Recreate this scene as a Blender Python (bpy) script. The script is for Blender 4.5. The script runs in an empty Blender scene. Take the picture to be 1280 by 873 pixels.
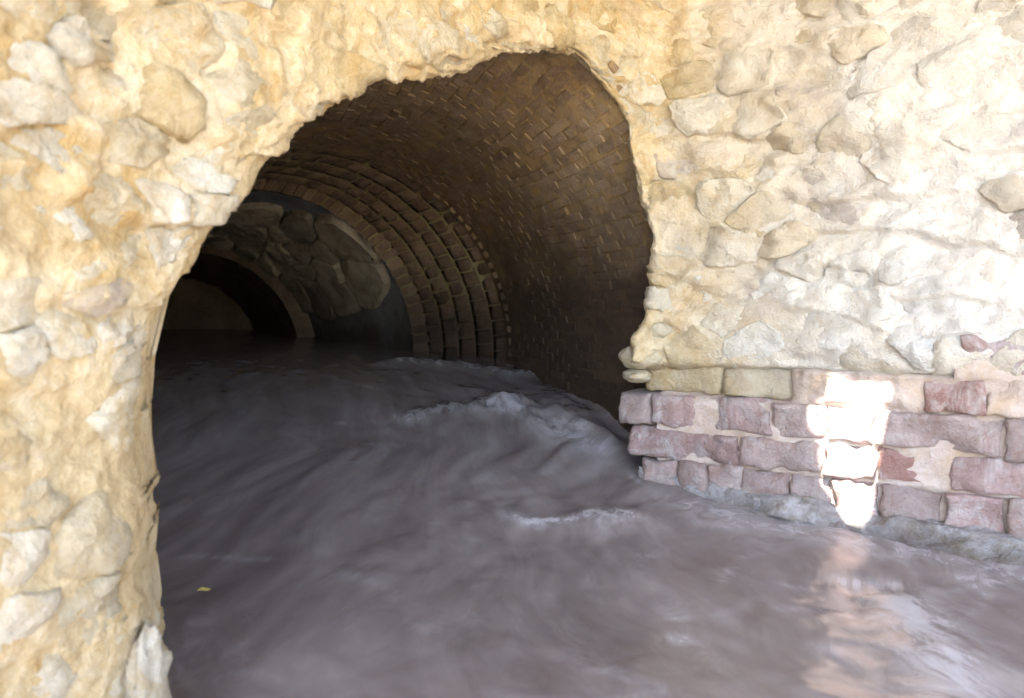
import bpy, bmesh, math, random
import numpy as np
from mathutils import Vector, Matrix

random.seed(7)
RNG = np.random.default_rng(11)
SC = bpy.context.scene
COL = SC.collection

# ------------------------------------------------------------------ camera, sky, sun, exposure
F = 1000.0            # focal length in photo pixels (photo 1280 wide)
HZ = 375.0            # horizon row
CAM_H = 1.2
cam_d = bpy.data.cameras.new("camera")
cam = bpy.data.objects.new("camera", cam_d)
COL.objects.link(cam)
cam.location = (0, 0, CAM_H)
cam.rotation_euler = (math.radians(90), 0, 0)
cam_d.sensor_width = 36.0
cam_d.lens = 36.0 * F / 1280.0
cam_d.shift_y = -(436.5 - HZ) / 1280.0
cam_d.clip_start = 0.05
cam_d.clip_end = 2000
cam_d.dof.use_dof = True
cam_d.dof.focus_distance = 5.6
cam_d.dof.aperture_fstop = 1.7
SC.camera = cam

SUN_EL, SUN_H = math.radians(52), (-0.35, -0.937)
S = np.array([SUN_H[0] * math.cos(SUN_EL), SUN_H[1] * math.cos(SUN_EL), math.sin(SUN_EL)])
S /= np.linalg.norm(S)
world = bpy.data.worlds.new("World")
SC.world = world
world.use_nodes = True
wn = world.node_tree
sky = wn.nodes.new("ShaderNodeTexSky")
sky.sky_type = 'NISHITA'
sky.sun_disc = False
sky.sun_elevation = SUN_EL
sky.sun_rotation = math.atan2(SUN_H[0], SUN_H[1])
wn.links.new(sky.outputs[0], wn.nodes["Background"].inputs[0])
wn.nodes["Background"].inputs[1].default_value = 0.12
sun_d = bpy.data.lights.new("sun", 'SUN')
sun_d.energy = 4.5
sun_d.angle = math.radians(0.5)
sun_d.color = (1.0, 0.93, 0.82)
sun = bpy.data.objects.new("sun", sun_d)
COL.objects.link(sun)
sun.location = (-4, -10, 14)
sun.rotation_euler = Vector(S).to_track_quat('Z', 'Y').to_euler()
SC.view_settings.view_transform = 'Standard'
SC.view_settings.look = 'None'
SC.view_settings.exposure = 3.68
SC.view_settings.gamma = 1.0
SC.view_settings.use_curve_mapping = False
SC.render.engine = 'CYCLES'
SC.cycles.use_denoising = True
SC.cycles.max_bounces = 8
SC.cycles.diffuse_bounces = 6
SC.cycles.glossy_bounces = 4
SC.cycles.sample_clamp_indirect = 6.0

# ------------------------------------------------------------------ numeric helpers
def _hash(ix, iy, iz, seed):
    h = (ix.astype(np.int64) * 374761393 + iy.astype(np.int64) * 668265263 +
         iz.astype(np.int64) * 2147483647 + seed * 1274126177) & 0xFFFFFFFF
    h = ((h ^ (h >> 13)) * 1274126177) & 0xFFFFFFFF
    h = ((h ^ (h >> 16)) * 2246822519) & 0xFFFFFFFF
    return ((h ^ (h >> 15)) & 0xFFFFFF) / float(0xFFFFFF)

def vnoise(x, y, z, seed=0):
    """smooth value noise in -1..1"""
    x, y, z = np.broadcast_arrays(np.asarray(x, float), np.asarray(y, float), np.asarray(z, float))
    ix, iy, iz = np.floor(x), np.floor(y), np.floor(z)
    fx, fy, fz = x - ix, y - iy, z - iz
    u, v, w = [t * t * t * (t * (t * 6 - 15) + 10) for t in (fx, fy, fz)]
    r = 0
    for dx in (0, 1):
        for dy in (0, 1):
            for dz in (0, 1):
                k = (u if dx else 1 - u) * (v if dy else 1 - v) * (w if dz else 1 - w)
                r = r + k * _hash(ix + dx, iy + dy, iz + dz, seed)
    return r * 2 - 1

def fbm(x, y, z, octs=4, seed=0, gain=0.5):
    a, r, t = 1.0, 0, 0
    for o in range(octs):
        r = r + a * vnoise(x * 2 ** o + 17.3 * o, y * 2 ** o + 5.1 * o, z * 2 ** o, seed + o)
        t += a
        a *= gain
    return r / t

def new_mesh(name, V, Fc, smooth=True):
    me = bpy.data.meshes.new(name)
    me.from_pydata(np.asarray(V, float).tolist() if not isinstance(V, list) else V, [],
                   Fc.tolist() if isinstance(Fc, np.ndarray) else Fc)
    me.validate()
    if smooth:
        me.polygons.foreach_set("use_smooth", [True] * len(me.polygons))
    me.update()
    return me

def obj(name, me, mat=None, parent=None, loc=None):
    o = bpy.data.objects.new(name, me)
    COL.objects.link(o)
    if mat is not None and me is not None and len(me.materials) == 0:
        me.materials.append(mat)
    if parent is not None:
        o.parent = parent
    if loc is not None:
        o.location = loc
    return o

def thing(name, label, cat, loc=(0, 0, 0)):
    o = bpy.data.objects.new(name, None)
    COL.objects.link(o)
    o.location = loc
    o["label"] = label
    o["category"] = cat
    o.empty_display_size = 0.2
    return o

def grid_faces(nr, nc, close=False):
    r = np.arange(nr - 1)[:, None]
    c = np.arange(nc if close else nc - 1)[None, :]
    c2 = (c + 1) % nc
    a = r * nc + c
    b = r * nc + c2
    d = (r + 1) * nc + c
    e = (r + 1) * nc + c2
    return np.stack([a, b, e, d], -1).reshape(-1, 4)

# ------------------------------------------------------------------ materials
class NT:
    def __init__(self, name):
        self.m = bpy.data.materials.new(name)
        self.m.use_nodes = True
        self.t = self.m.node_tree
        self.b = self.t.nodes["Principled BSDF"]
    def n(self, kind, **kw):
        x = self.t.nodes.new(kind)
        for k, v in kw.items():
            setattr(x, k, v)
        return x
    def l(self, a, b):
        self.t.links.new(a, b)
    def pos(self, scale=(1, 1, 1), rot=(0, 0, 0)):
        g = self.n("ShaderNodeNewGeometry")
        mp = self.n("ShaderNodeMapping")
        mp.inputs["Scale"].default_value = scale
        mp.inputs["Rotation"].default_value = rot
        self.l(g.outputs["Position"], mp.inputs["Vector"])
        return mp.outputs[0]
    def noise(self, vec, scale, detail=5, rough=0.6, dist=0.0):
        x = self.n("ShaderNodeTexNoise")
        x.inputs["Scale"].default_value = scale
        x.inputs["Detail"].default_value = detail
        x.inputs["Roughness"].default_value = rough
        x.inputs["Distortion"].default_value = dist
        self.l(vec, x.inputs["Vector"])
        return x.outputs[0]
    def ramp(self, fac, stops):
        r = self.n("ShaderNodeValToRGB")
        el = r.color_ramp.elements
        while len(el) < len(stops):
            el.new(0.5)
        for e, (p, c) in zip(el, stops):
            e.position = p
            e.color = (c[0], c[1], c[2], 1) if len(c) == 3 else c
        self.l(fac, r.inputs[0])
        return r.outputs[0]
    def mix(self, fac, a, b, mode='MIX'):
        x = self.n("ShaderNodeMix", data_type='RGBA', blend_type=mode)
        for s, v in ((0, fac), (6, a), (7, b)):
            if isinstance(v, (int, float)):
                x.inputs[s].default_value = v
            elif isinstance(v, tuple):
                x.inputs[s].default_value = (*v, 1)
            else:
                self.l(v, x.inputs[s])
        return x.outputs[2]
    def math(self, op, a, b=None, c=None, clamp=False):
        x = self.n("ShaderNodeMath", operation=op)
        x.use_clamp = clamp
        for i, v in enumerate((a, b, c)):
            if v is None:
                continue
            if isinstance(v, (int, float)):
                x.inputs[i].default_value = v
            else:
                self.l(v, x.inputs[i])
        return x.outputs[0]
    def sep(self, vec):
        x = self.n("ShaderNodeSeparateXYZ")
        self.l(vec, x.inputs[0])
        return x.outputs
    def rand(self):
        return self.n("ShaderNodeObjectInfo").outputs["Random"]
    def bump(self, h, strength=0.5, dist=0.01, normal=None):
        x = self.n("ShaderNodeBump")
        x.inputs["Strength"].default_value = strength
        x.inputs["Distance"].default_value = dist
        self.l(h, x.inputs["Height"])
        if normal is not None:
            self.l(normal, x.inputs["Normal"])
        return x.outputs[0]
    def out(self, col, rough=0.9, normal=None, spec=0.3):
        if isinstance(col, tuple):
            self.b.inputs["Base Color"].default_value = (*col, 1)
        else:
            self.l(col, self.b.inputs["Base Color"])
        if isinstance(rough, (int, float)):
            self.b.inputs["Roughness"].default_value = rough
        else:
            self.l(rough, self.b.inputs["Roughness"])
        self.b.inputs["Specular IOR Level"].default_value = spec
        if normal is not None:
            self.l(normal, self.b.inputs["Normal"])
        return self.m

def masonry(name, dark, mid, light, stain, stain_amt=0.5, var=0.35, bump=0.5, scale=1.0, sky_tint=0.0, rough=0.92, shade_wet_z=None):
    """mottled mineral surface: three tones, an ochre/iron stain and pitted relief"""
    t = NT(name)
    p = t.pos()
    big = t.noise(p, 2.3 * scale, 6, 0.65, 0.4)
    fine = t.noise(p, 22 * scale, 6, 0.7)
    col = t.ramp(t.math('ADD', t.math('MULTIPLY', big, 0.65), t.math('MULTIPLY', fine, 0.35)),
                 [(0.32, dark), (0.5, mid), (0.66, light)])
    st = t.noise(t.pos((1, 1, 0.7)), 3.7 * scale, 7, 0.7, 0.8)
    col = t.mix(t.math('MULTIPLY', t.ramp(st, [(0.5, (0, 0, 0)), (0.66, (1, 1, 1))]), stain_amt), col, stain)
    if sky_tint > 0:      # cool skylight painted into the wall colour, ragged, stronger to the right
        xs = t.sep(t.pos())
        g = t.math('MULTIPLY_ADD', xs[0], 0.7, -0.55)
        g = t.math('ADD', g, t.math('MULTIPLY_ADD', t.noise(p, 1.7, 6, 0.7), 1.6, -0.8), clamp=True)
        col = t.mix(t.math('MULTIPLY', g, sky_tint), col, (0.625, 0.625, 0.635))
    if shade_wet_z is not None:      # tunnel: shade painted on the lower walls; footing: wet line; ragged top
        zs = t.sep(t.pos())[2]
        zs = t.math('ADD', zs, t.math('MULTIPLY_ADD', t.noise(t.pos((1, 0.5, 1)), 2.0, 6, 0.65), 1.0 if shade_wet_z > 0.3 else 0.2, -0.5 if shade_wet_z > 0.3 else -0.1))
        fw = 1.0 if shade_wet_z > 0.3 else 0.2
        fk = t.ramp(t.math('MULTIPLY_ADD', zs, 0.25, 0.25), [((shade_wet_z + 1 - 0.45 * fw) * 0.25, (1, 1, 1)), ((shade_wet_z + 1 + 0.5 * fw) * 0.25, (0, 0, 0))])
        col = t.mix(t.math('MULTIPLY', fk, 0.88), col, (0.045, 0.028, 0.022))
    r = t.rand()
    hsv = t.n("ShaderNodeHueSaturation")
    t.l(t.math('MULTIPLY_ADD', r, var * 2, 1 - var), hsv.inputs["Value"])
    t.l(col, hsv.inputs["Color"])
    pits = t.noise(p, 60 * scale, 4, 0.7)
    nrm = t.bump(t.math('ADD', t.math('MULTIPLY', fine, 1.0), t.math('MULTIPLY', pits, 0.5)), bump, 0.03)
    return t.out(hsv.outputs[0], rough, nrm, 0.2)

M = {}
M['mortar'] = masonry("rubble_mortar", (0.34, 0.24, 0.12), (0.53, 0.42, 0.255), (0.65, 0.58, 0.45),
                      (0.42, 0.27, 0.10), 0.8, 0.0, 1.0, sky_tint=0.7)
M['cream'] = masonry("cream_stone", (0.40, 0.31, 0.19), (0.56, 0.48, 0.34), (0.66, 0.61, 0.51),
                     (0.45, 0.30, 0.12), 0.7, 0.10, 1.0, scale=1.6, sky_tint=0.6)
M['ochre'] = masonry("ochre_stone", (0.36, 0.25, 0.11), (0.50, 0.39, 0.22), (0.60, 0.51, 0.35),
                     (0.42, 0.26, 0.09), 0.6, 0.10, 1.0, scale=1.6, sky_tint=0.5)
M['white'] = masonry("white_stone", (0.46, 0.39, 0.28), (0.60, 0.54, 0.43), (0.69, 0.66, 0.59),
                     (0.48, 0.35, 0.18), 0.7, 0.07, 1.0, scale=1.6, sky_tint=0.6)
M['mauve'] = masonry("mauve_stone", (0.34, 0.26, 0.20), (0.44, 0.36, 0.29), (0.56, 0.49, 0.40),
                     (0.54, 0.44, 0.28), 0.9, 0.1, 1.0, scale=1.6, sky_tint=0.4)
M['pink'] = masonry("pink_stone", (0.36, 0.25, 0.21), (0.45, 0.33, 0.28), (0.55, 0.45, 0.39),
                    (0.54, 0.44, 0.30), 0.9, 0.1, 1.0, scale=1.6, sky_tint=0.6)
M['sandstone'] = masonry("red_sandstone", (0.25, 0.165, 0.15), (0.36, 0.255, 0.24), (0.46, 0.37, 0.355),
                         (0.50, 0.455, 0.45), 1.0, 0.15, 1.0, scale=1.2)
M['sandpale'] = masonry("pale_sandstone", (0.30, 0.22, 0.20), (0.42, 0.335, 0.315), (0.50, 0.44, 0.42),
                        (0.34, 0.22, 0.19), 0.8, 0.12, 1.0, scale=1.8)
M['sandred'] = masonry("deep_red_sandstone", (0.22, 0.12, 0.10), (0.32, 0.19, 0.165), (0.42, 0.30, 0.275),
                       (0.50, 0.44, 0.42), 0.9, 0.15, 1.0, scale=1.5)
M['sandmortar'] = masonry("lime_joint", (0.33, 0.25, 0.20), (0.44, 0.36, 0.315), (0.54, 0.475, 0.44),
                          (0.40, 0.29, 0.18), 0.6, 0.0, 0.6)
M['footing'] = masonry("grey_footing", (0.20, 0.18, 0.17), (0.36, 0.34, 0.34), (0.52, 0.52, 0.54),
                       (0.22, 0.18, 0.10), 0.6, 0.0, 1.0, scale=1.5, shade_wet_z=-0.15)
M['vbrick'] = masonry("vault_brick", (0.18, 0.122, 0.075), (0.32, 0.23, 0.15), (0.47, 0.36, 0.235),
                      (0.42, 0.27, 0.10), 0.8, 0.13, 1.0, scale=2.2, shade_wet_z=1.7)
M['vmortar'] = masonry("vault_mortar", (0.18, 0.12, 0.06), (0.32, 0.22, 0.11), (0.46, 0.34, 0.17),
                       (0.13, 0.09, 0.06), 0.8, 0.0, 0.7, scale=1.3, shade_wet_z=1.7)
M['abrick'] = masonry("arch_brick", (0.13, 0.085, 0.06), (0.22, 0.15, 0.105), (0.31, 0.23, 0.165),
                      (0.28, 0.21, 0.11), 0.6, 0.25, 0.8, scale=2.0, shade_wet_z=1.3)
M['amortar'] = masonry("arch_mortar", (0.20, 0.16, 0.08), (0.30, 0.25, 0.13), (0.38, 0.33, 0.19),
                       (0.18, 0.13, 0.07), 0.6, 0.0, 0.5, scale=1.3, shade_wet_z=1.3)
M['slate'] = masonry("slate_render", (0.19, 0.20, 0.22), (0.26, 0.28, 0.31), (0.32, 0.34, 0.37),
                     (0.12, 0.10, 0.08), 0.5, 0.0, 0.4, shade_wet_z=1.1)
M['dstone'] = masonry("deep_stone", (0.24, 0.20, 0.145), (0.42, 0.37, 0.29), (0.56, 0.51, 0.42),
                      (0.12, 0.09, 0.055), 0.6, 0.3, 0.9, shade_wet_z=0.9)
M['dark'] = masonry("dark_brick", (0.08, 0.055, 0.04), (0.14, 0.10, 0.075), (0.2, 0.15, 0.11),
                    (0.12, 0.09, 0.05), 0.5, 0.0, 0.6)  # darker brick tones for the innermost sections
M['soil'] = masonry("sandy_soil", (0.34, 0.27, 0.18), (0.46, 0.38, 0.26), (0.56, 0.48, 0.35),
                    (0.30, 0.22, 0.12), 0.3, 0.0, 0.5)
M['blocker_concrete'] = masonry("sun_blocker_concrete", (0.22, 0.20, 0.17), (0.34, 0.31, 0.27), (0.42, 0.39, 0.34),
                        (0.24, 0.2, 0.14), 0.4, 0.0, 0.4)

# ------------------------------------------------------------------ the rubble wall's surface
PLAN = np.array([(-3.1, -1.8), (-2.45, 0.0), (-1.62, 1.45), (-1.16, 2.55), (-0.60, 3.45), (-0.08, 4.22),
                 (0.45, 4.90), (0.98, 5.40), (1.45, 5.20), (2.80, 4.36), (4.2, 3.45), (6.2, 2.2)])
_seg = np.r_[0, np.cumsum(np.hypot(*np.diff(PLAN, axis=0).T))]
PU = np.arange(0, _seg[-1], 0.01)
_px, _py = np.interp(PU, _seg, PLAN[:, 0]), np.interp(PU, _seg, PLAN[:, 1])
_k = np.exp(-0.5 * (np.arange(-40, 41) / 9.0) ** 2)
_k /= _k.sum()
PX = np.convolve(np.pad(_px, 40, mode='reflect', reflect_type='odd'), _k, 'valid')
PY = np.convolve(np.pad(_py, 40, mode='reflect', reflect_type='odd'), _k, 'valid')
_tx, _ty = np.gradient(PX), np.gradient(PY)
_tl = np.hypot(_tx, _ty)
PNX, PNY = _ty / _tl, -_tx / _tl
_ratio = PX / np.maximum(PY, 0.05)
_vis = PY > 1.0

def plan_u(px):
    """distance along the wall at which the sight line of photo column px meets it"""
    q = (px - 640.0) / F
    d = np.abs(_ratio - q)
    d[~_vis] = 9e9
    return PU[int(np.argmin(d))]

def plan_pt(u):
    return np.interp(u, PU, PX), np.interp(u, PU, PY)

def img_to_wall(px, py):
    u = plan_u(px)
    y = plan_pt(u)[1]
    return u, CAM_H + (HZ - py) / F * y

EDGE_IMG = [(188, 1150), (186, 960), (186, 870), (184, 800), (183, 700), (182, 600), (185, 520), (193, 450), (203, 400), (213, 365),
            (226, 335), (250, 312), (272, 290), (288, 262), (302, 238), (330, 210), (352, 188), (385, 158),
            (420, 126), (445, 110), (480, 100), (520, 92), (560, 84), (600, 76), (650, 70), (700, 66), (724, 72),
            (742, 95), (765, 122), (778, 140), (784, 180), (795, 225), (803, 260), (812, 300), (816, 345),
            (806, 385), (797, 412), (789, 434), (786, 452), (793, 468), (808, 482), (828, 500), (842, 560), (846, 620), (846, 760)]
E = np.array([img_to_wall(p[0] - (13 if p[0] < 215 else 0), p[1]) for p in EDGE_IMG])
_es = np.r_[0, np.cumsum(np.hypot(*np.diff(E, axis=0).T))]
_ed = np.arange(0, _es[-1], 0.03)
E = np.c_[np.interp(_ed, _es, E[:, 0]), np.interp(_ed, _es, E[:, 1])]
E[:, 0] += 0.030 * fbm(_ed * 4, 0.3, 1.1, 2, 3)
E[:, 1] += 0.030 * fbm(_ed * 4, 4.3, 2.1, 2, 5)
_poly = np.vstack([E])

def edge_query(U, Z):
    """signed distance to the opening's edge (positive on the wall), nearest point and outward direction"""
    U, Z = U.ravel(), Z.ravel()
    A, B = E[:-1], E[1:]
    D = B - A
    L2 = (D ** 2).sum(1)
    best = np.full(U.shape, 9e9)
    eu, ez = np.zeros_like(U), np.zeros_like(Z)
    for k in range(len(A)):
        t = np.clip(((U - A[k, 0]) * D[k, 0] + (Z - A[k, 1]) * D[k, 1]) / L2[k], 0, 1)
        qu, qz = A[k, 0] + t * D[k, 0], A[k, 1] + t * D[k, 1]
        d = np.hypot(U - qu, Z - qz)
        m = d < best
        best[m], eu[m], ez[m] = d[m], qu[m], qz[m]
    inside = np.zeros(U.shape, bool)
    j = len(_poly) - 1
    for i in range(len(_poly)):
        (x1, y1), (x2, y2) = _poly[i], _poly[j]
        if y1 != y2:
            c = ((y1 > Z) != (y2 > Z)) & (U < (x2 - x1) * (Z - y1) / (y2 - y1) + x1)
            inside ^= c
        j = i
    s = np.where(inside, -best, best)
    gu, gz = (U - eu), (Z - ez)
    ln = np.maximum(np.hypot(gu, gz), 1e-6)
    sg = np.where(inside, -1, 1)
    return s, eu, ez, gu / ln * sg, gz / ln * sg

def sand_top(u):
    """height up to which dressed sandstone replaces rubble on the right"""
    return np.where(u > U_JAMB - 0.15, 0.74, -5.0)

U_JAMB = plan_u(812)
RR = 0.05

def wallmap(U, Z, H):
    """a point of the wall's face (distance along, height, relief) -> world; wraps round the broken edge"""
    shp = U.shape
    s, eu, ez, gu, gz = edge_query(U, Z)
    H = H.ravel()
    sp = RR * np.logaddexp(0, np.clip(s / RR, -60, 60))
    bk = RR * np.logaddexp(0, np.clip(-s / RR, -60, 60))
    far = s > 0.35
    qu = np.where(far, U.ravel(), eu + gu * sp)
    qz = np.where(far, Z.ravel(), ez + gz * sp)
    bk = np.where(far, 0, bk)
    x, y = np.interp(qu, PU, PX), np.interp(qu, PU, PY)
    nx, ny = np.interp(qu, PU, PNX), np.interp(qu, PU, PNY)
    tx, ty = -ny, nx
    # into the hole: straight back, undercut behind the face
    bx, by, bz = 0.45 * gu * tx, 1.0 + 0.45 * gu * ty, 0.45 * gz
    bl = np.sqrt(bx ** 2 + by ** 2 + bz ** 2)
    bx, by, bz = bx / bl, by / bl, bz / bl
    w = np.where(far, 1.0, 1 / (1 + np.exp(-np.clip(s / RR, -40, 40))))
    dx = w * nx + (1 - w) * (-gu * tx)
    dy = w * ny + (1 - w) * (-gu * ty)
    dz = (1 - w) * (-gz)
    dl = np.sqrt(dx ** 2 + dy ** 2 + dz ** 2) + 1e-6
    P = np.stack([x + bx * bk + dx / dl * H, y + by * bk + dy / dl * H, qz + bz * bk + dz / dl * H], -1)
    return P.reshape(shp + (3,)), s.reshape(shp)

def relief(U, Z):
    h = 0.055 * fbm(U * 1.7, Z * 2.6, 0.5, 3, 21) + 0.050 * fbm(U * 4.6, Z * 6.5, 1.5, 6, 31, 0.62)
    rid = 1 - np.abs(fbm(U * 3.2 + 0.4 * fbm(U * 4, Z * 4, 0, 2, 9), Z * 6.0, 2.5, 3, 41))
    h += 0.05 * (rid - 0.75)
    # ragged courses: each leans out toward its foot, then steps back
    cz = Z * 3.6 + 0.35 * U + 1.1 * fbm(U * 1.3, Z * 1.6, 6.5, 3, 61)
    cz = cz - np.floor(cz)
    led = np.where(cz > 0.12, (1 - cz) / 0.88, cz / 0.12)
    h += 0.07 * (led - 0.5) * np.clip(0.5 + 1.2 * vnoise(U * 1.9, Z * 2.3, 8.5, 4), 0, 1)
    h += 0.030 * (0.4 - np.abs(fbm(U * 9, Z * 12, 3.5, 4, 51, 0.6)))
    h -= 0.05 * np.clip(fbm(U * 3.1, Z * 3.9, 9.5, 4, 53) * 2.5 - 0.7, 0, 1)
    leftlow = np.clip((5.4 - U) / 0.8, 0, 1) * np.clip((1.4 - Z) / 0.6, 0, 1)
    h *= 1 - 0.5 * leftlow
    # the rubble overhangs the dressed courses on the right
    right = np.clip((U - U_JAMB + 0.5) / 0.4, 0, 1)
    h += right * (0.05 * np.exp(-((Z - 0.92) / 0.16) ** 2) - 0.16 * np.clip((0.78 - Z) / 0.06, 0, 1))
    return h

wall = thing("rubble_wall", "pale crumbling rubble stone wall broken open around the dark tunnel mouth", "wall")
gu_ = [1.4]
while gu_[-1] < PU[-1] - 0.05:
    yv = float(np.interp(gu_[-1], PU, PY))
    seen = -0.8 < np.interp(gu_[-1], PU, PX) / max(yv, 0.1) < 0.8 and yv > 1
    gu_.append(gu_[-1] + (0.0058 * yv if seen else 0.06))
gu_ = np.array(gu_)
gz_ = np.r_[np.arange(-0.75, 3.3, 0.0155), np.arange(3.3, 4.75, 0.08)]
GU, GZ = np.meshgrid(gu_, gz_)
_lo = np.clip((GU - 4.9) / 0.6, 0.35, 1)
P, sd = wallmap(GU, GZ, relief(GU, GZ) - 0.010 * _lo * (1 + 3.2 * fbm(GU * 2.1, GZ * 2.7, 12.5, 3, 67)) + 0.010 * fbm(GU * 24, GZ * 28, 2.2, 3, 68))
nr, nc = GU.shape
fc = grid_faces(nr, nc)
keep = (sd.ravel()[fc] > -0.55).all(1)
fc = fc[keep]
used = np.unique(fc)
remap = -np.ones(nr * nc, int)
remap[used] = np.arange(len(used))
obj("mortar", new_mesh("mortar", P.reshape(-1, 3)[used], remap[fc]), M['mortar'], wall)

# stones: seeds spread over the face, spacing growing with distance so they read alike in size
def z_of(u):
    return np.maximum(np.interp(u, PU, PY), 1.2)

seeds = []
cand = np.c_[RNG.uniform(2.6, PU[-1] - 1.2, 9000), RNG.uniform(-0.2, 4.0, 9000)]
cs, *_ = edge_query(cand[:, 0], cand[:, 1])
cand = cand[cs > 0.0]
for u, z in cand:
    yy = float(z_of(u))
    if u > U_JAMB - 0.1 and z < 0.86:
        continue
    if z > CAM_H + 0.43 * yy:
        continue
    sp = 0.056 * yy * (0.6 + 1.0 * random.random() ** 2) + 0.03
    ok = True
    for (a, b, r) in seeds:
        if abs(a - u) < 0.6 and ((a - u) ** 2 + ((b - z) * 1.45) ** 2) < (max(sp, r)) ** 2:
            ok = False
            break
    if ok:
        seeds.append((u, z, sp))
seeds = np.array(seeds)
TH = np.linspace(0, 2 * np.pi, 28, endpoint=False)
RHO = np.array([0.0, 0.25, 0.48, 0.68, 0.82, 0.91, 0.96, 1.0])

def stone_field(k, pts, asp, gap):
    """rounded polygon radius of cell k in every direction"""
    c = pts[k, :2] * np.array([1, asp])
    q = pts[:, :2] * np.array([1, asp]) - c
    d = np.hypot(q[:, 0], q[:, 1])
    nb = np.argsort(d)[1:12]
    lim = pts[k, 2] * 1.5
    inv = np.zeros_like(TH)
    for j in nb:
        cosv = np.maximum(0, np.cos(TH - math.atan2(q[j, 1], q[j, 0])))
        inv += (cosv / max(d[j] * 0.5 - gap, 0.02)) ** 22
    inv += (1 / lim) ** 22
    return inv ** (-1 / 22)

def facets(du, dz, r, deep):
    """cleft face of a stone: the lowest of a few random planes, so it has flats and arrises"""
    g = RNG.normal(0, 0.16, 2)
    f = g[0] * du + g[1] * dz
    for i in range(7):
        an0 = i * 0.9 + RNG.uniform(-0.4, 0.4)
        sl = RNG.uniform(0.15, 0.9)
        d0 = r * RNG.uniform(0.45, 1.1)
        f = np.minimum(f, sl * (d0 - du * math.cos(an0) - dz * math.sin(an0)))
    return np.maximum(f, -deep)

def polar_faces(nr_, nt):
    f = []
    for i in range(nt):
        f.append((0, 1 + i, 1 + (i + 1) % nt))
    for r in range(nr_ - 2):
        for i in range(nt):
            a, b = 1 + r * nt + i, 1 + r * nt + (i + 1) % nt
            f.append((a, a + nt, b + nt, b))
    return f
PF = polar_faces(len(RHO), len(TH))

_sx, _sy = np.interp(seeds[:, 0], PU, PX), np.interp(seeds[:, 0], PU, PY)
_ip = 640 + F * _sx / np.maximum(_sy, 0.3)
_iq = HZ - F * (seeds[:, 1] - CAM_H) / np.maximum(_sy, 0.3)
_in = (_ip > -20) & (_ip < 1300) & (_iq > -20) & (_iq < 890) & (_sy > 1)
order = np.argsort(-(seeds[:, 2] / z_of(seeds[:, 0]) + _in * 5))
n_st = 0
SV, SF = [], []
for k in order:
    u, z, sp = seeds[k]
    yy = float(z_of(u))
    leftlow = u < 5.2 and z < 1.35
    pk = 0.72 if leftlow else 0.97
    if random.random() > pk:
        continue
    rr = stone_field(k, seeds, 1.45, 0.0010 * yy) * (1 + 0.20 * vnoise(np.cos(TH) * 1.7 + k, np.sin(TH) * 1.7, k * 3.7, 5) + 0.10 * vnoise(np.cos(TH) * 5 + k, np.sin(TH) * 5, k * 1.1, 6))
    rr *= random.uniform(0.9, 1.10)
    uu = np.r_[u, (u + RHO[1:, None] * rr * np.cos(TH)).ravel()]
    zz = np.r_[z, (z + RHO[1:, None] * rr * np.sin(TH) / 1.45).ravel()]
    rho = np.r_[0, np.repeat(RHO[1:], len(TH))]
    base = float(relief(np.array([[u]]), np.array([[z]]))[0, 0])
    h0 = random.uniform(-0.008, 0.012) * yy ** 0.8 * (0.55 if leftlow else 1.0)
    h = relief(uu[None], zz[None])[0] * 0.6 + base * 0.4
    h = h + h0 + facets(uu - u, (zz - z) * 1.3, float(rr.mean()), 0.055 * yy ** 0.7)
    h = h - 0.06 * (rho > 0.97)
    h = h + 0.032 * fbm(uu * 9 / yy ** 0.4, zz * 11 / yy ** 0.4, 1.3, 5, 71, 0.72) * yy ** 0.4
    Q, _ = wallmap(uu[None], zz[None], h[None])
    Q = Q[0]
    c = Q.mean(0)
    right = u > U_JAMB
    names = ['cream', 'white', 'ochre', 'mauve', 'pink']
    wts = [0.46, 0.30, 0.18, 0.06, 0.0] if right else [0.53, 0.28, 0.16, 0.02, 0.01]
    mk = random.choices(names, wts)[0]
    if n_st < 298:
        obj("stone", new_mesh("stone", Q - c, PF), M[mk], wall, Vector(c))
    else:
        SV.append(Q)
        SF.append((mk, (n_st - 298) * len(Q)))
    n_st += 1
print("stones", n_st)
if SV:
    fl, mi = [], []
    for mk, o0 in SF:
        fl += [tuple(i + o0 for i in f) for f in PF]
        mi += [['cream', 'white', 'ochre', 'mauve', 'pink'].index(mk)] * len(PF)
    me = new_mesh("stonework", np.concatenate(SV), fl)
    for q in ('cream', 'white', 'ochre', 'mauve', 'pink'):
        me.materials.append(M[q])
    me.polygons.foreach_set("material_index", mi)
    obj("stonework", me, None, wall)["kind"] = "stuff"

# pale lump of mortar at the foot of the near left edge
lu, lz = plan_u(186), 0.06
th, ph = np.meshgrid(np.linspace(0, 2 * np.pi, 40, endpoint=False), np.linspace(0.02, np.pi - 0.02, 28))
nx_, ny_, nz_ = np.sin(ph) * np.cos(th), np.sin(ph) * np.sin(th), np.cos(ph)
rad = 1 + 0.38 * fbm(nx_ * 2.2, ny_ * 2.2, nz_ * 3, 5, 77, 0.55)
LX, LY = plan_pt(lu)
lump = np.stack([0.055 * rad * nx_, 0.10 * rad * ny_, 0.19 * rad * nz_], -1)
obj("mortar_lump", new_mesh("mortar_lump", lump.reshape(-1, 3), grid_faces(*th.shape, close=True)), M['white'], wall,
    (LX + 0.0, LY + 0.0, -0.03))

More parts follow.
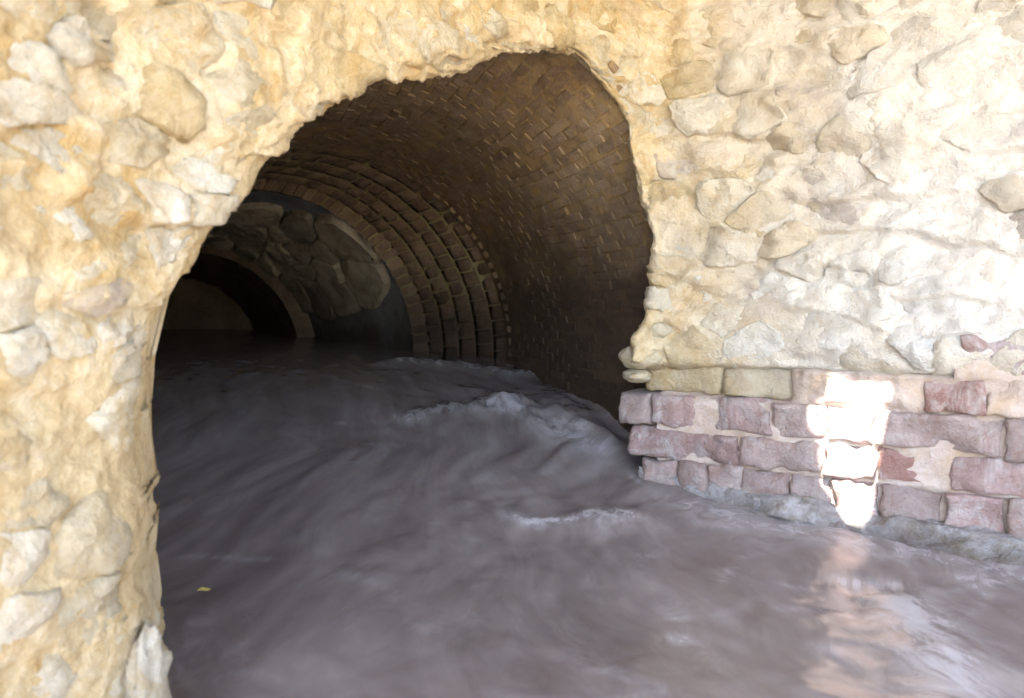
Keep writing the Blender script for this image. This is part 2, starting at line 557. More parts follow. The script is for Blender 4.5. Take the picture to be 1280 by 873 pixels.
# rough stones jutting at the tip of the right-hand jamb
for (px_, py_, a_, b_, c_, sd_) in ((788, 446, 0.15, 0.17, 0.085, 3), (806, 412, 0.12, 0.15, 0.085, 5), (783, 470, 0.10, 0.14, 0.05, 8)):
    r_ = 1 + 0.32 * fbm(nx_ * 1.8 + sd_, ny_ * 1.8, nz_ * 1.8, 4, 177 + sd_, 0.6)
    r_ = np.minimum(r_, 0.92 + 0.25 * np.abs(vnoise(nx_ * 2 + sd_, ny_ * 2, nz_ * 2, 9)))
    rk = np.stack([a_ * r_ * nx_, b_ * r_ * ny_, c_ * r_ * nz_], -1)
    yy = 5.42
    obj("stone", new_mesh("stone", rk.reshape(-1, 3), grid_faces(*th.shape, close=True)), M['cream'], wall,
        ((px_ + 14 - 640) / F * yy, yy + 0.03, CAM_H + (HZ - py_) / F * yy))

# ------------------------------------------------------------------ sandstone courses on the right
SA, SB = np.array([0.87, 5.55]), np.array([2.75, 4.35])
SD = (SB - SA) / np.linalg.norm(SB - SA)
SN = np.array([SD[1], -SD[0]])

def sand_u(px):
    q = (px - 640) / F
    return (q * SA[1] - SA[0]) / (SD[0] - q * SD[1])

def sandmap(u, z, h):
    return np.stack([SA[0] + SD[0] * u + SN[0] * h, SA[1] + SD[1] * u + SN[1] * h, z + 0 * u], -1)

sand = thing("sandstone_wall", "worn red sandstone block courses at the waterline with a dazzling sunlit patch", "wall",
             (float(SA[0]), float(SA[1]), -0.2))
SOFF = np.array([SA[0], SA[1], -0.2])
TOPU = sand_u(1150)

def block(u0, u1, z0, z1, proud, seed, mat, r=0.035, rough=0.022):
    nu, nz = max(8, int((u1 - u0) / 0.018)), max(8, int((z1 - z0) / 0.016))
    e = lambda n: 0.5 - 0.5 * np.cos(np.linspace(0, np.pi, n))
    U, Z = np.meshgrid(u0 + (u1 - u0) * e(nu), z0 + (z1 - z0) * e(nz))
    du = np.minimum(U - u0, u1 - U)
    dz = np.minimum(Z - z0, z1 - Z)
    def rnd(d):
        t = np.clip(1 - d / r, 0, 1)
        return -r * (1 - np.sqrt(1 - t * t))
    H = proud + rnd(du) + rnd(dz)
    H = H + rough * fbm(U * 8 + seed, Z * 11, seed * 1.7, 5, 91, 0.65) * 1.9
    chip = np.clip(fbm(U * 9, Z * 9, seed + 2.2, 3, 44) * 2.2 - 0.25, 0, 1) * np.exp(-np.minimum(du, dz) / 0.035)
    H = H - 0.045 * chip + 0.05 * vnoise(U * 4.3, Z * 5.1, seed, 17)
    edge = np.exp(-np.minimum(du, dz) / 0.02)
    Z = Z + 0.036 * edge * fbm(U * 6, Z * 6, seed, 3, 13)
    U2 = U + 0.034 * edge * fbm(U * 7, Z * 9, seed + 4, 3, 14)
    front = sandmap(U2, Z, H)
    ring = np.r_[front[0, :], front[1:, -1], front[-1, -2::-1], front[-2:0:-1, 0]]
    bidx = np.r_[np.arange(nu), np.arange(1, nz) * nu + nu - 1, (nz - 1) * nu + np.arange(nu - 2, -1, -1),
                 np.arange(nz - 2, 0, -1) * nu]
    back = ring - np.r_[SN, 0] * 0.34
    n0 = nu * nz
    V = np.r_[front.reshape(-1, 3), back]
    fl = grid_faces(nz, nu).tolist()
    m = len(bidx)
    for i in range(m):
        j = (i + 1) % m
        fl.append([int(bidx[j]), int(bidx[i]), n0 + i, n0 + j])
    fl.append([n0 + i for i in range(m)])
    c = V.mean(0)
    obj("block", new_mesh("block", V - c, fl), mat, sand, Vector(c - SOFF))

LV = [-0.32, -0.10, 0.125, 0.335, 0.56, 0.77, 1.0]
COURSES = {
    0: [790, 840, 905, 960, 1010, 1075, 1150, 1230, 1300, 1380, 1480],
    1: [803, 850, 886, 926, 986, 1041, 1101, 1180, 1259, 1330, 1420, 1520],
    2: [786, 926, 1030, 1098, 1188, 1300, 1400, 1500],
    3: [774, 816, 871, 966, 1036, 1096, 1256, 1345, 1450, 1540],
    4: [798, 900, 992, None, 1150, 1232, 1335, 1440, 1540],
    5: [None, 1200, 1310, 1420, 1520],
}
PROUD = {0: 0.03, 1: 0.040, 2: 0.044, 3: 0.042, 4: 0.02, 5: 0.02}
sseed = 1
for ci, xs in COURSES.items():
    for a, b in zip(xs[:-1], xs[1:]):
        if a is None or b is None:
            continue
        sseed += 1
        g = 0.010 if b < 1040 else 0.016
        pr = PROUD[ci] + random.uniform(-0.012, 0.012) - (0.06 if (ci == 4 and b < 1000) else 0)
        mt = M[random.choices(['sandstone', 'sandpale', 'sandred'], [0.5, 0.35, 0.15])[0]]
        if (ci, a) == (4, 1232):
            mt = M['sandmortar']
        if ci == 4 and b < 1000:
            mt = M['ochre']
        block(sand_u(a) + g * 0.5, sand_u(b) - g * 0.5, LV[ci] + 0.008, LV[ci + 1] - 0.008, pr, sseed * 2.31, mt,
              r=0.034 if b < 1040 else 0.020)

# lime joints and the smeared bedding over them
UU, ZZ = np.meshgrid(np.arange(sand_u(822), sand_u(1540), 0.02), np.arange(-0.5, 1.02, 0.02))
topz = np.where(UU > sand_u(1190), 1.0, 0.78)
hh = 0.006 + 0.022 * fbm(UU * 9, ZZ * 14, 0.2, 5, 61, 0.6)
mid = np.clip((UU - sand_u(985)) / 0.1, 0, 1) * np.clip((sand_u(1155) - UU) / 0.1, 0, 1) * np.clip((ZZ - 0.55) / 0.04, 0, 1)
hh = hh + mid * (0.03 + 0.07 * fbm(UU * 6, ZZ * 8, 4.2, 5, 8, 0.6))
hh = hh + 0.03 * np.clip((UU - sand_u(985)) / 0.1, 0, 1) * np.exp(-((ZZ - 0.775) / 0.022) ** 2)
hh = hh - 0.035 * np.clip((0.12 - ZZ) / 0.02, 0, 1)
hh = hh - 0.11 * np.clip((sand_u(992) - UU) / 0.05, 0, 1) * np.clip((ZZ - 0.55) / 0.02, 0, 1)
hh = np.where(ZZ > topz, -0.2, hh)
jb = sandmap(UU, ZZ, hh) - SOFF
obj("joint_mortar", new_mesh("joint_mortar", jb.reshape(-1, 3), grid_faces(*UU.shape)), M['sandmortar'], sand)

# eroded footing along the water
fu = np.arange(sand_u(800), sand_u(1540), 0.018)
fv = np.linspace(0, 1, 30)
FU, FV = np.meshgrid(fu, fv)
grow = np.clip((FU - sand_u(830)) / (sand_u(1130) - sand_u(830)), 0, 1)
reach = (0.05 + 0.20 * grow) * (1 + 0.55 * fbm(FU * 2.7, 0.1, 0.3, 4, 19))
ztop = np.interp(FU, [sand_u(800), sand_u(960), sand_u(1080), sand_u(1300)], [0.06, 0.00, -0.06, -0.07]) + 0.03 * fbm(FU * 3, 0.4, 0.2, 3, 23)
ang = FV * math.pi * 0.62
fh = reach * np.sin(np.clip(ang, 0, math.pi / 2)) + 0.0
fz = ztop - 0.16 * (1 - np.cos(ang)) - np.clip(FV - 0.8, 0, 1) * 1.2
fh = fh + 0.07 * fbm(FU * 7, FV * 4, 1.2, 5, 29, 0.6) - 0.22 * np.clip(FV - 0.75, 0, 1) * (fbm(FU * 2.2, 1, 1, 2, 3) > 0.0)
fz = fz + 0.05 * fbm(FU * 6, FV * 4, 3.2, 5, 37, 0.6)
ft = sandmap(FU, fz, fh) - SOFF
obj("footing", new_mesh("footing", ft.reshape(-1, 3), grid_faces(*FU.shape)[:, ::-1]), M['footing'], sand)

# ------------------------------------------------------------------ tunnel sections
def plan_y_at(x, y):
    """depth of the broken wall along the sight line through x, y (for trimming the vault)"""
    q = x / np.maximum(y, 0.2)
    o = np.argsort(_ratio[_vis])
    return np.interp(q, _ratio[_vis][o], PY[_vis][o])

RA, ZC = 2.22, 0.64

def ring_of(cx, cy, R, Z):
    return np.array([(cx - 640) / F * Z, Z, CAM_H + (HZ - cy) / F * Z, R / F * Z])

A1 = ring_of(385, 438, 250, 8.9)

def a_pt(a, Y, off):
    """barrel A: arc length from the crown (positive to the right), depth, offset into the tunnel"""
    cx = A1[0] - 0.3594 * (Y - 8.9)
    q = RA * math.pi / 2
    th_ = np.clip(a / RA, -math.pi / 2, math.pi / 2)
    ov = np.clip(np.abs(a) - q, 0, 9)
    r = RA - off + 0.30 * np.clip((6.4 - Y) / 1.3, 0, 1.6) ** 1.5
    return np.stack([cx + r * np.sin(th_), Y + 0 * a, ZC + r * np.cos(th_) - ov], -1)

vault = thing("brick_vault", "worn brown brick barrel vault just inside the broken opening", "vault", (float(A1[0]), 8.9, 0.0))
VOFF = np.array([A1[0], 8.9, 0.0])
AA, YY = np.meshgrid(np.arange(-4.9, 4.95, 0.05), np.arange(2.6, 8.96, 0.05))
sh = a_pt(AA, YY, 0.018 * fbm(AA * 7, YY * 5, 0.7, 4, 15) - 0.003)
yw = plan_y_at(sh[..., 0], sh[..., 1])
fc = grid_faces(*AA.shape)
keep = ((sh[..., 1] - yw).ravel()[fc] > 0.05).all(1) | (sh[..., 0].ravel()[fc] < -2.0).all(1)
obj("mortar_shell", new_mesh("mortar_shell", (sh - VOFF).reshape(-1, 3), fc[keep]), M['vmortar'], vault)

def brick_template(seed, lx, ly, lz, jit=0.006, bev=0.009):
    """worn brick, rounded arrises, about 44 triangles; lz is the depth, +z faces the tunnel"""
    r = np.random.default_rng(seed)
    V, hx, hy = [], lx / 2, ly / 2
    for (sx, sy) in ((1, 1), (-1, 1), (-1, -1), (1, -1)):
        V += [(sx * hx, sy * hy, -lz), (sx * hx, sy * hy, -bev), (sx * (hx - bev * 1.6), sy * (hy - bev * 1.3), 0)]
    V = np.array(V)
    V[:, :2] += r.normal(0, jit, (12, 2)) * 0.8
    V[:, 2] += r.normal(0, jit, 12)
    mids = [np.array([0, 0, 0.002]) + r.normal(0, 0.0015, 3)]
    V = np.r_[V, mids]
    Fc = []
    for i in range(4):
        j = (i + 1) % 4
        Fc += [(3 * i, 3 * i + 1, 3 * j + 1, 3 * j), (3 * i + 1, 3 * i + 2, 3 * j + 2, 3 * j + 1), (3 * i + 2, 12, 3 * j + 2)]
    Fc.append((0, 3, 6, 9))
    return V, Fc

def frame_obj(name, me, mat, parent, poff, P, X, Y_, Z_):
    o = obj(name, me, mat, parent)
    m = Matrix(((X[0], Y_[0], Z_[0], P[0] - poff[0]), (X[1], Y_[1], Z_[1], P[1] - poff[1]),
                (X[2], Y_[2], Z_[2], P[2] - poff[2]), (0, 0, 0, 1)))
    o.matrix_local = m
    return o

def nrm(v):
    return v / np.linalg.norm(v)

TPL = [brick_template(100 + i, 0.2495, 0.070, 0.05, 0.0012, 0.0025) for i in range(10)]
TPL_ME = []
for V, Fc in TPL:
    me = new_mesh("brick", V, Fc, smooth=False)
    me.materials.append(M['vbrick'])
    TPL_ME.append(me)
spots = []
ax = nrm(np.array([-0.3594, 1, 0]))
ci = 0
for a in np.arange(-1.95, 4.25, 0.0755):
    ci += 1
    off = (ci % 2) * 0.125 + random.uniform(-0.03, 0.03)
    for Y in np.arange(2.9 + off, 8.80, 0.25):
        aj = a + random.gauss(0, 0.008)
        p = a_pt(np.array(aj), np.array(Y), random.gauss(0.006, 0.0009) + 0.012 * float(vnoise(aj * 2.2, Y * 1.4, 3.3, 7)) - (0.02 if random.random() < 0.04 else 0))
        if p[1] - plan_y_at(p[0], p[1]) < 0.16 or random.random() < 0.05:
            continue
        da_, dy_ = np.array([aj - 0.03, aj + 0.03, aj, aj]), np.array([Y, Y, Y - 0.08, Y + 0.08])
        q4 = a_pt(da_, dy_, 0.0)
        X = nrm(nrm(q4[3] - q4[2]) + RNG.normal(0, 0.012, 3))
        nin = np.cross(X, nrm(q4[1] - q4[0]))
        if nin.dot(np.array([q4[2][0] * 0 + (A1[0] - 0.3594 * (Y - 8.9)) - p[0], 0, ZC - 0.5 - p[2]])) < 0:
            nin = -nin
        nin = nrm(nin + RNG.normal(0, 0.005, 3))
        X = nrm(X - nin * X.dot(nin))
        Yv = np.cross(nin, X)
        # how large it shows: only bricks the opening lets the photo see count
        px, py = 640 + F * p[0] / p[1], HZ - F * (p[2] - CAM_H) / p[1]
        seen = 1.0 if (300 < px < 830 and 60 < py < 450) else 0.2
        spots.append((seen / p[1], p, X, Yv, nin, random.randrange(10)))
spots.sort(key=lambda t: -t[0])
vis_sp = spots[:298]
for _, p, X, Yv, nin, k in vis_sp:
    frame_obj("brick", TPL_ME[k], None, vault, VOFF, p, X, Yv, nin)
BV, BF, nb = [], [], 0
for _, p, X, Yv, nin, k in spots[298:]:
    V, Fc = TPL[k]
    BV.append(p - VOFF + V @ np.stack([X, Yv, nin]))
    BF += [tuple(i + nb for i in f) for f in Fc]
    nb += len(V)
rest = obj("brickwork", new_mesh("brickwork", np.concatenate(BV), BF, smooth=False), M['vbrick'], vault)
rest["kind"] = "stuff"

# lofted sections further in
def loft_pt(r0, r1, a, t, off=0.0):
    """a: angle from the crown (to the right +), t: 0..1 between two rings; below the springing it runs straight down"""
    c = r0[None] + (r1 - r0)[None] * np.asarray(t).reshape(-1, 1)
    a = np.asarray(a).ravel()
    off = np.asarray(off) + 0 * a
    th_ = np.clip(a, -math.pi / 2, math.pi / 2)
    ov = (np.abs(a) - np.abs(th_)) * c[:, 3]
    r = c[:, 3] - off
    return np.stack([c[:, 0] + r * np.sin(th_), c[:, 1], c[:, 2] + r * np.cos(th_) - ov], -1)

def loft_mesh(r0, r1, na=90, nt=20, rough=0.01, seed=0, a0=-2.0, a1=2.0, off=0.0):
    A_, T_ = np.meshgrid(np.linspace(a0, a1, na), np.linspace(0, 1, nt))
    rr = 2.1
    P_ = loft_pt(r0, r1, A_, T_.ravel(), off + rough * fbm(A_.ravel() * rr * 5, T_.ravel() * 6, seed, 4, 5))
    return P_, grid_faces(nt, na)

B0, B1 = ring_of(383, 438, 257, 8.96), ring_of(316, 443, 219, 10.0)
B2 = ring_of(310, 444, 207, 10.02)
C1 = ring_of(245, 450, 150, 13.5)
D0 = ring_of(240, 452, 136, 13.55)
D1 = ring_of(222, 452, 104, 17.0)

def part_from_world(name, P_, f_, mat, parent, poff, smooth=True):
    return obj(name, new_mesh(name, P_ - poff, f_, smooth), mat, parent)

arch = thing("brick_arch", "ribbed brick arch with yellowish mortar rows deeper in the tunnel", "arch", (float(B1[0]), 10.0, 0.0))
AOFF = np.array([B1[0], 10.0, 0.0])
P_, f_ = loft_mesh(B0, B1, 110, 24, 0.004, 3, off=0.0065)
part_from_world("mortar_shell", P_, f_, M['amortar'], arch, AOFF)
# step closing the first barrel against this one
an = np.linspace(-2.0, 2.0, 90)
Aend = A1.copy()
Aend[1] = 8.95
st = np.r_[loft_pt(Aend, Aend, an, 0 * an, -0.02), loft_pt(B0, B0, an, 0 * an, -0.35)]
part_from_world("arris", st, grid_faces(2, 90), M['vmortar'], vault, VOFF)
# lighter rim bricks of the first barrel's end
nrim = 46
for i in range(nrim):
    a = -0.9 + (i + 0.5) * 2.5 / nrim
    p = loft_pt(Aend, Aend, [a], [0.0], 0.003)[0]
    nin = nrm(np.array([-math.sin(a), 0, -math.cos(a)]))
    X = np.array([0, -1.0, 0])
    Yv = np.cross(nin, X)
    frame_obj("brick", TPL_ME[i % 10], None, vault, VOFF, p + np.array([0, -0.06, 0]) + RNG.normal(0, 0.006, 3), X, Yv, nin)

def curved_block(r0, r1, a0, a1, t0, t1, off, depth, seed, jit=0.006):
    na, nt = 4, 4
    A_, T_ = np.meshgrid(np.linspace(a0, a1, na), np.linspace(t0, t1, nt))
    rim = np.ones((nt, na))
    rim[1:-1, 1:-1] = 0
    h = off - 0.012 * rim + jit * fbm(A_ * 40 + seed, T_ * 20, seed * 1.1, 2, 3)
    Fp = loft_pt(r0, r1, A_, T_.ravel(), h.ravel())
    bi = [0, 1, 2, 3, 7, 11, 15, 14, 13, 12, 8, 4]
    Bp = loft_pt(r0, r1, A_.ravel()[bi], T_.ravel()[bi], -depth)
    fl = grid_faces(nt, na).tolist()
    for i in range(12):
        j = (i + 1) % 12
        fl.append([bi[j], bi[i], 16 + i, 16 + j])
    return np.r_[Fp, Bp], fl

rows = 5
for r_ in range(rows):
    n_ = 36
    for i in range(n_):
        a0 = -0.95 + (i + (r_ % 2) * 0.5) * 2.75 / n_
        da = 2.75 / n_
        t0 = r_ / rows
        V, fl = curved_block(B0, B1, a0 + 0.0032, a0 + da - 0.0032, t0 + 0.010, t0 + 1 / rows - 0.010,
                             random.uniform(0.017, 0.023), 0.04, r_ * 50 + i)
        c = V.mean(0)
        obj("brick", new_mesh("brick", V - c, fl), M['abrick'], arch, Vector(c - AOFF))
# ring of radial bricks facing us
nv = 46
Bin = B2.copy()
for i in range(nv):
    a0 = -0.95 + i * 2.7 / nv
    a1 = a0 + 2.7 / nv - 0.012
    zf = 9.97 + random.uniform(-0.012, 0.012)
    V, fl = [], []
    for rr_, c_ in ((B2[3], B2), (B1[3] + 0.03, B1)):
        for a in (a0, a1):
            th_ = min(a, math.pi / 2)
            ov = max(0, a - math.pi / 2) * rr_
            for yy in (zf, zf + 0.24):
                V.append((c_[0] + rr_ * math.sin(th_), yy, c_[2] + rr_ * math.cos(th_) - ov))
    V = np.array(V) + RNG.normal(0, 0.004, (8, 3))
    fl = [(0, 2, 3, 1), (4, 5, 7, 6), (0, 1, 5, 4), (2, 6, 7, 3), (0, 4, 6, 2), (1, 3, 7, 5)]
    c = V.mean(0)
    obj("voussoir", new_mesh("voussoir", V - c, fl, smooth=False), M['abrick'], arch, Vector(c - AOFF))
Bk0, Bk1 = B2.copy(), B2.copy()
P_ = np.r_[loft_pt(B2, B2, an, 0 * an, -0.012), loft_pt(B1, B1, an, 0 * an, -0.3)]
P_[:, 1] = 10.0
part_from_world("ring_mortar", P_, grid_faces(2, 90), M['amortar'], arch, AOFF)

deep = thing("stone_vault", "slate grey rendered vault with fallen patches of rough stone beyond the brick arch", "vault",
             (float(C1[0]), 12.0, 0.0))
DOFF = np.array([C1[0], 12.0, 0.0])
B3 = B2.copy()
B3[1] = 10.2
P_, f_ = loft_mesh(B3, C1, 120, 60, 0.012, 9, off=-0.02)
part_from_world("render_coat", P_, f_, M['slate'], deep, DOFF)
# exposed rubble below the render: irregular slabs
pts = []
for _ in range(900):
    a, t = random.uniform(-0.5, 1.75), random.uniform(0.04, 0.98)
    # the crescent of render survives along the crown, near the arch
    lim = float(np.interp(a, [-0.5, 0.1, 0.45, 0.8, 0.95, 1.2, 1.8], [0.5, 0.44, 0.34, 0.06, 0.04, 0.04, 0.04])) + random.uniform(-0.03, 0.03)
    if t < lim:
        continue
    if all(((a - q[0]) * 2.05) ** 2 + ((t - q[1]) * 1.9) ** 2 < 9 and math.hypot((a - q[0]) * 2.05, (t - q[1]) * 2.6) > 0.34 for q in pts):
        pts.append((a, t))
pts = np.array([(p[0] * 2.05, p[1] * 2.6, 0.38) for p in pts])
for k in range(len(pts)):
    rr = stone_field(k, pts, 1.0, 0.010) * (1 + 0.12 * vnoise(np.cos(TH) * 2 + k, np.sin(TH) * 2, k * 1.7, 5))
    aa = np.r_[pts[k, 0], (pts[k, 0] + RHO[1:, None] * rr * np.cos(TH)).ravel()] / 2.05
    tt = np.clip(np.r_[pts[k, 1], (pts[k, 1] + RHO[1:, None] * rr * np.sin(TH)).ravel()] / 2.6, 0.02, 0.995)
    rho = np.r_[0, np.repeat(RHO[1:], len(TH))]
    h = 0.08 + random.uniform(0, 0.06) + facets(aa * 2.05 - pts[k, 0], tt * 2.6 - pts[k, 1], 0.26, 0.06) * 0.6
    h = h + 0.06 * fbm(aa * 7, tt * 7, k * 2.1, 5, 6, 0.65) - 0.12 * (rho > 0.97)
    Q = loft_pt(B3, C1, aa, tt, h)
    c = Q.mean(0)
    obj("stone", new_mesh("stone", Q - c, PF), M['dstone'], deep, Vector(c - DOFF))
P_, f_ = loft_mesh(D0, D1, 90, 30, 0.05, 19)
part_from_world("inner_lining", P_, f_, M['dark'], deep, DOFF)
P_ = np.r_[loft_pt(D0, D0, an, 0 * an, -0.002), loft_pt(C1, C1, an, 0 * an, -0.3)]
P_[:, 1] = 13.5
part_from_world("inner_step", P_, grid_faces(2, 90), M['dark'], deep, DOFF)
AA2, RR2 = np.meshgrid(np.linspace(0, 2 * np.pi, 60), np.linspace(0, 2.6, 20))
ew = np.stack([D1[0] + RR2 * np.sin(AA2), 17.0 + 0.05 * fbm(RR2 * np.sin(AA2) * 2, RR2 * np.cos(AA2) * 3, 0, 4, 4),
               D1[2] + RR2 * np.cos(AA2)], -1).reshape(-1, 3)
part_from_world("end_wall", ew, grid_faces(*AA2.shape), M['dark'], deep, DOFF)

# ------------------------------------------------------------------ the stream
WL = np.array([(-30, -0.24), (2.5, -0.23), (4.2, -0.2), (5.0, -0.10), (5.6, 0.0), (6.4, 0.16), (7.4, 0.34), (8.6, 0.48), (10, 0.56), (30, 0.60)])

def water_base(Y):
    r = 0
    for d in (-0.4, -0.2, 0, 0.2, 0.4):
        r = r + np.interp(Y + d, WL[:, 0], WL[:, 1])
    return r / 5

rowsY = [-9, -7, -5, -3.5, -2.2, -1.2, -0.4, 0.2, 0.6, 0.9]
y = 1.1
while y < 17.1:
    rowsY.append(y)
    y += max(0.018, 0.0046 * y)
rowsY = np.array(rowsY)
ns = 380
SS = np.linspace(-1, 1, ns)
WY = np.repeat(rowsY[:, None], ns, 1)
half = np.clip(0.86 * np.abs(rowsY) + 2.2, 3.6, 7.6)[:, None]
WX = (-0.02 * rowsY - np.clip(rowsY - 6, 0, 20) * 0.25)[:, None] + half * SS[None]
# flow coordinates: along (f) and across (c), curving out of the tunnel to the right
turn = np.clip((6.0 - WY) / 4.5, 0, 1)
an_ = np.radians(20) + turn * np.radians(28)
ca, sa = np.cos(an_), np.sin(an_)
fl_ = WX * (-sa) + WY * ca
cr_ = WX * ca + WY * sa
wrp = 0.35 * fbm(WX * 0.9, WY * 0.9, 0.1, 3, 2)
w1 = fbm(fl_ * 0.8 + wrp, cr_ * 2.2 + wrp, 0.5, 4, 81)
w2 = fbm(fl_ * 2.2 + wrp * 2, cr_ * 6.5, 1.5, 3, 85)
w3 = fbm(fl_ * 5.5, cr_ * 13 + wrp * 4, 2.5, 3, 88)
turb = 0.45 + 0.9 * np.exp(-(((WX - 0.3) / 1.3) ** 2 + ((WY - 6.6) / 1.5) ** 2)) + 0.35 * np.exp(-(((WX - 1.6) / 0.9) ** 2 + ((WY - 3.9) / 0.9) ** 2))
Hw = water_base(WY) + turb * (0.055 * w1 + 0.022 * w2 + 0.004 * w3)
def ridge(x0, y0, x1, y1, amp, wid):
    dx, dy = x1 - x0, y1 - y0
    L = math.hypot(dx, dy)
    t = np.clip(((WX - x0) * dx + (WY - y0) * dy) / L ** 2, 0, 1)
    d = np.hypot(WX - x0 - t * dx, WY - y0 - t * dy)
    return amp * np.exp(-(d / (wid * (1 + 0.4 * w1))) ** 2), d, t
r1, d1, t1 = ridge(-0.80, 6.75, -0.12, 6.95, 0.04, 0.22)
r2, d2, t2 = ridge(-0.12, 6.95, 0.62, 5.95, 0.05, 0.26)
r2 = r2 * (1 + 0.8 * w2)
mound = np.exp(-(((WX - 0.62) / 0.55) ** 2 + ((WY - 6.75) / 0.55) ** 2))
r2 = r2 + mound * (0.07 + 0.05 * w2 + 0.025 * fbm(WX * 5, WY * 5, 2.0, 4, 140))
WYs = WY
WY = WY + 0.10 * np.sin(WX * 6.5 + 0.5) + 0.12 * w1
r3, d3, t3 = ridge(0.02, 4.85, 0.70, 4.75, 0.03, 0.16)
WY = WYs
r4, d4, t4 = ridge(-1.2, 9.0, 0.1, 8.2, 0.05, 0.25)
r5, d5, t5 = ridge(1.75, 3.7, 1.55, 2.7, 0.05, 0.16)
Hw = Hw + r1 + r2 + r3 + r4 + r5
# silt foam: strongest where the current breaks
fn = fbm(fl_ * 2.6 + wrp * 3, cr_ * 11, 3.3, 4, 55)
fn2 = fbm(fl_ * 6.0 + wrp * 5, cr_ * 24, 5.3, 4, 57)
foam = 0.6 * np.exp(-(d1 / 0.18) ** 2) + 0.45 * np.exp(-(d2 / 0.16) ** 2) + 0.14 * mound
foam = foam + 0.8 * np.exp(-(d3 / (0.06 + 0.05 * fn)) ** 2) + 0.45 * np.exp(-(d4 / 0.22) ** 2)
foam = foam + 0.75 * np.exp(-(d5 / 0.2) ** 2) + 0.05 + 0.25 * np.clip(fn - 0.1, 0, 1)
rs = random.Random(5)
for _ in range(70):      # short curved streaks of froth drifting on the current
    px_, py_ = rs.uniform(220, 1300), 470 + 400 * rs.random()
    if px_ < 700 and rs.random() < 0.6:
        continue
    y0 = 1.4 / ((py_ - HZ) / F)
    x0 = (px_ - 640) / F * y0
    L_, hd = rs.uniform(0.08, 0.45), math.radians(rs.gauss(-22, 30))
    cx_, sx_ = math.cos(hd), math.sin(hd)
    lu_ = (WX - x0) * cx_ + (WY - y0) * sx_
    lv_ = -(WX - x0) * sx_ + (WY - y0) * cx_ - rs.uniform(-0.8, 0.8) * lu_ ** 2 + 0.03 * w2
    foam = foam + rs.uniform(0.10, 0.42) * np.exp(-(lv_ / rs.uniform(0.016, 0.06)) ** 2) * np.clip(1 - (lu_ / L_) ** 2, 0, 1)
dsw = (WX - SA[0]) * SN[0] + (WY - SA[1]) * SN[1]
foam = foam + 0.45 * np.exp(-((dsw - 0.3) / 0.16) ** 2) * np.clip((WX - 0.75) / 0.5, 0, 1)
foam = np.clip(foam, 0, 1)
me = new_mesh("stream", np.stack([WX, WY, Hw], -1).reshape(-1, 3), grid_faces(len(rowsY), ns))
at = me.attributes.new("foam", 'FLOAT', 'POINT')
at.data.foreach_set("value", foam.ravel().astype(np.float32))

fa = me.attributes.new("flow", 'FLOAT_VECTOR', 'POINT')
sw = 0.6 * fbm(WX * 0.55, WY * 0.55, 4.1, 2, 101)
sw2 = 0.35 * fbm(WX * 0.8, WY * 0.8, 9.1, 2, 103)
fa.data.foreach_set("vector", np.stack([fl_ * 0.9 + sw, cr_ + sw2 + 0.5 * sw, 0 * fl_], -1).ravel().astype(np.float32))

t = NT("silty_water")
aa_ = t.n("ShaderNodeAttribute", attribute_name="foam")
fa_ = t.n("ShaderNodeAttribute", attribute_name="flow")
def flow(sx, sy):
    m = t.n("ShaderNodeMapping")
    m.inputs["Scale"].default_value = (sx, sy, 1)
    t.l(fa_.outputs["Vector"], m.inputs["Vector"])
    return m.outputs[0]
silk = t.noise(flow(0.5, 2.3), 1.5, 5, 0.55, 0.5)
col = t.ramp(silk, [(0.30, (0.125, 0.104, 0.100)), (0.50, (0.157, 0.134, 0.130)), (0.72, (0.205, 0.180, 0.178))])
thread = t.noise(flow(2.4, 4.2), 1.8, 7, 0.66, 0.9)
wf = t.ramp(thread, [(0.34, (0, 0, 0)), (0.78, (1, 1, 1))])
fm = t.math('MULTIPLY', aa_.outputs["Fac"], wf)
fm = t.math('MULTIPLY', fm, 1.6, clamp=True)
col = t.mix(fm, col, (0.46, 0.455, 0.49))
nb_ = t.bump(silk, 0.17, 0.03)
M['water'] = t.out(col, t.math('MULTIPLY_ADD', fm, 0.3, 0.17), nb_, 0.5)
t.b.inputs["IOR"].default_value = 1.33
stream = obj("stream", me, M['water'])
stream["kind"] = "structure"

# a yellowed leaf carried on the water
ly_ = 1.43 / ((743 - HZ) / F)
lx_ = (255 - 640) / F * ly_
lv = []
for i in range(9):
    q = i / 8
    wdt = 0.016 * math.sin(math.pi * q) ** 0.8
    lv += [(-0.03 + 0.06 * q, -wdt, 0.004 * math.sin(q * 5)), (-0.03 + 0.06 * q, 0, -0.001 + 0.004 * math.sin(q * 5)), (-0.03 + 0.06 * q, wdt, 0.003 + 0.004 * math.sin(q * 5))]
lvb = [(a, b, c - 0.0012) for a, b, c in lv]
gf = grid_faces(9, 3)
fl = gf.tolist() + (gf[:, ::-1] + 27).tolist()
tl = NT("leaf_yellow")
M['leaf'] = tl.out(tl.ramp(tl.noise(tl.pos(), 90, 3), [(0.3, (0.35, 0.27, 0.06)), (0.7, (0.55, 0.46, 0.14))]), 0.5)
k = int(np.argmin((WX - lx_) ** 2 + (WY - ly_) ** 2))
leaf = obj("leaf", new_mesh("leaf", lv + lvb, fl), M['leaf'], None, (lx_, ly_, float(Hw.ravel()[k]) + 0.006))
leaf.rotation_euler = (0.1, 0, 0.5)
leaf["label"] = "tiny yellow leaf floating on the dark water near the left edge"
leaf["category"] = "leaf"

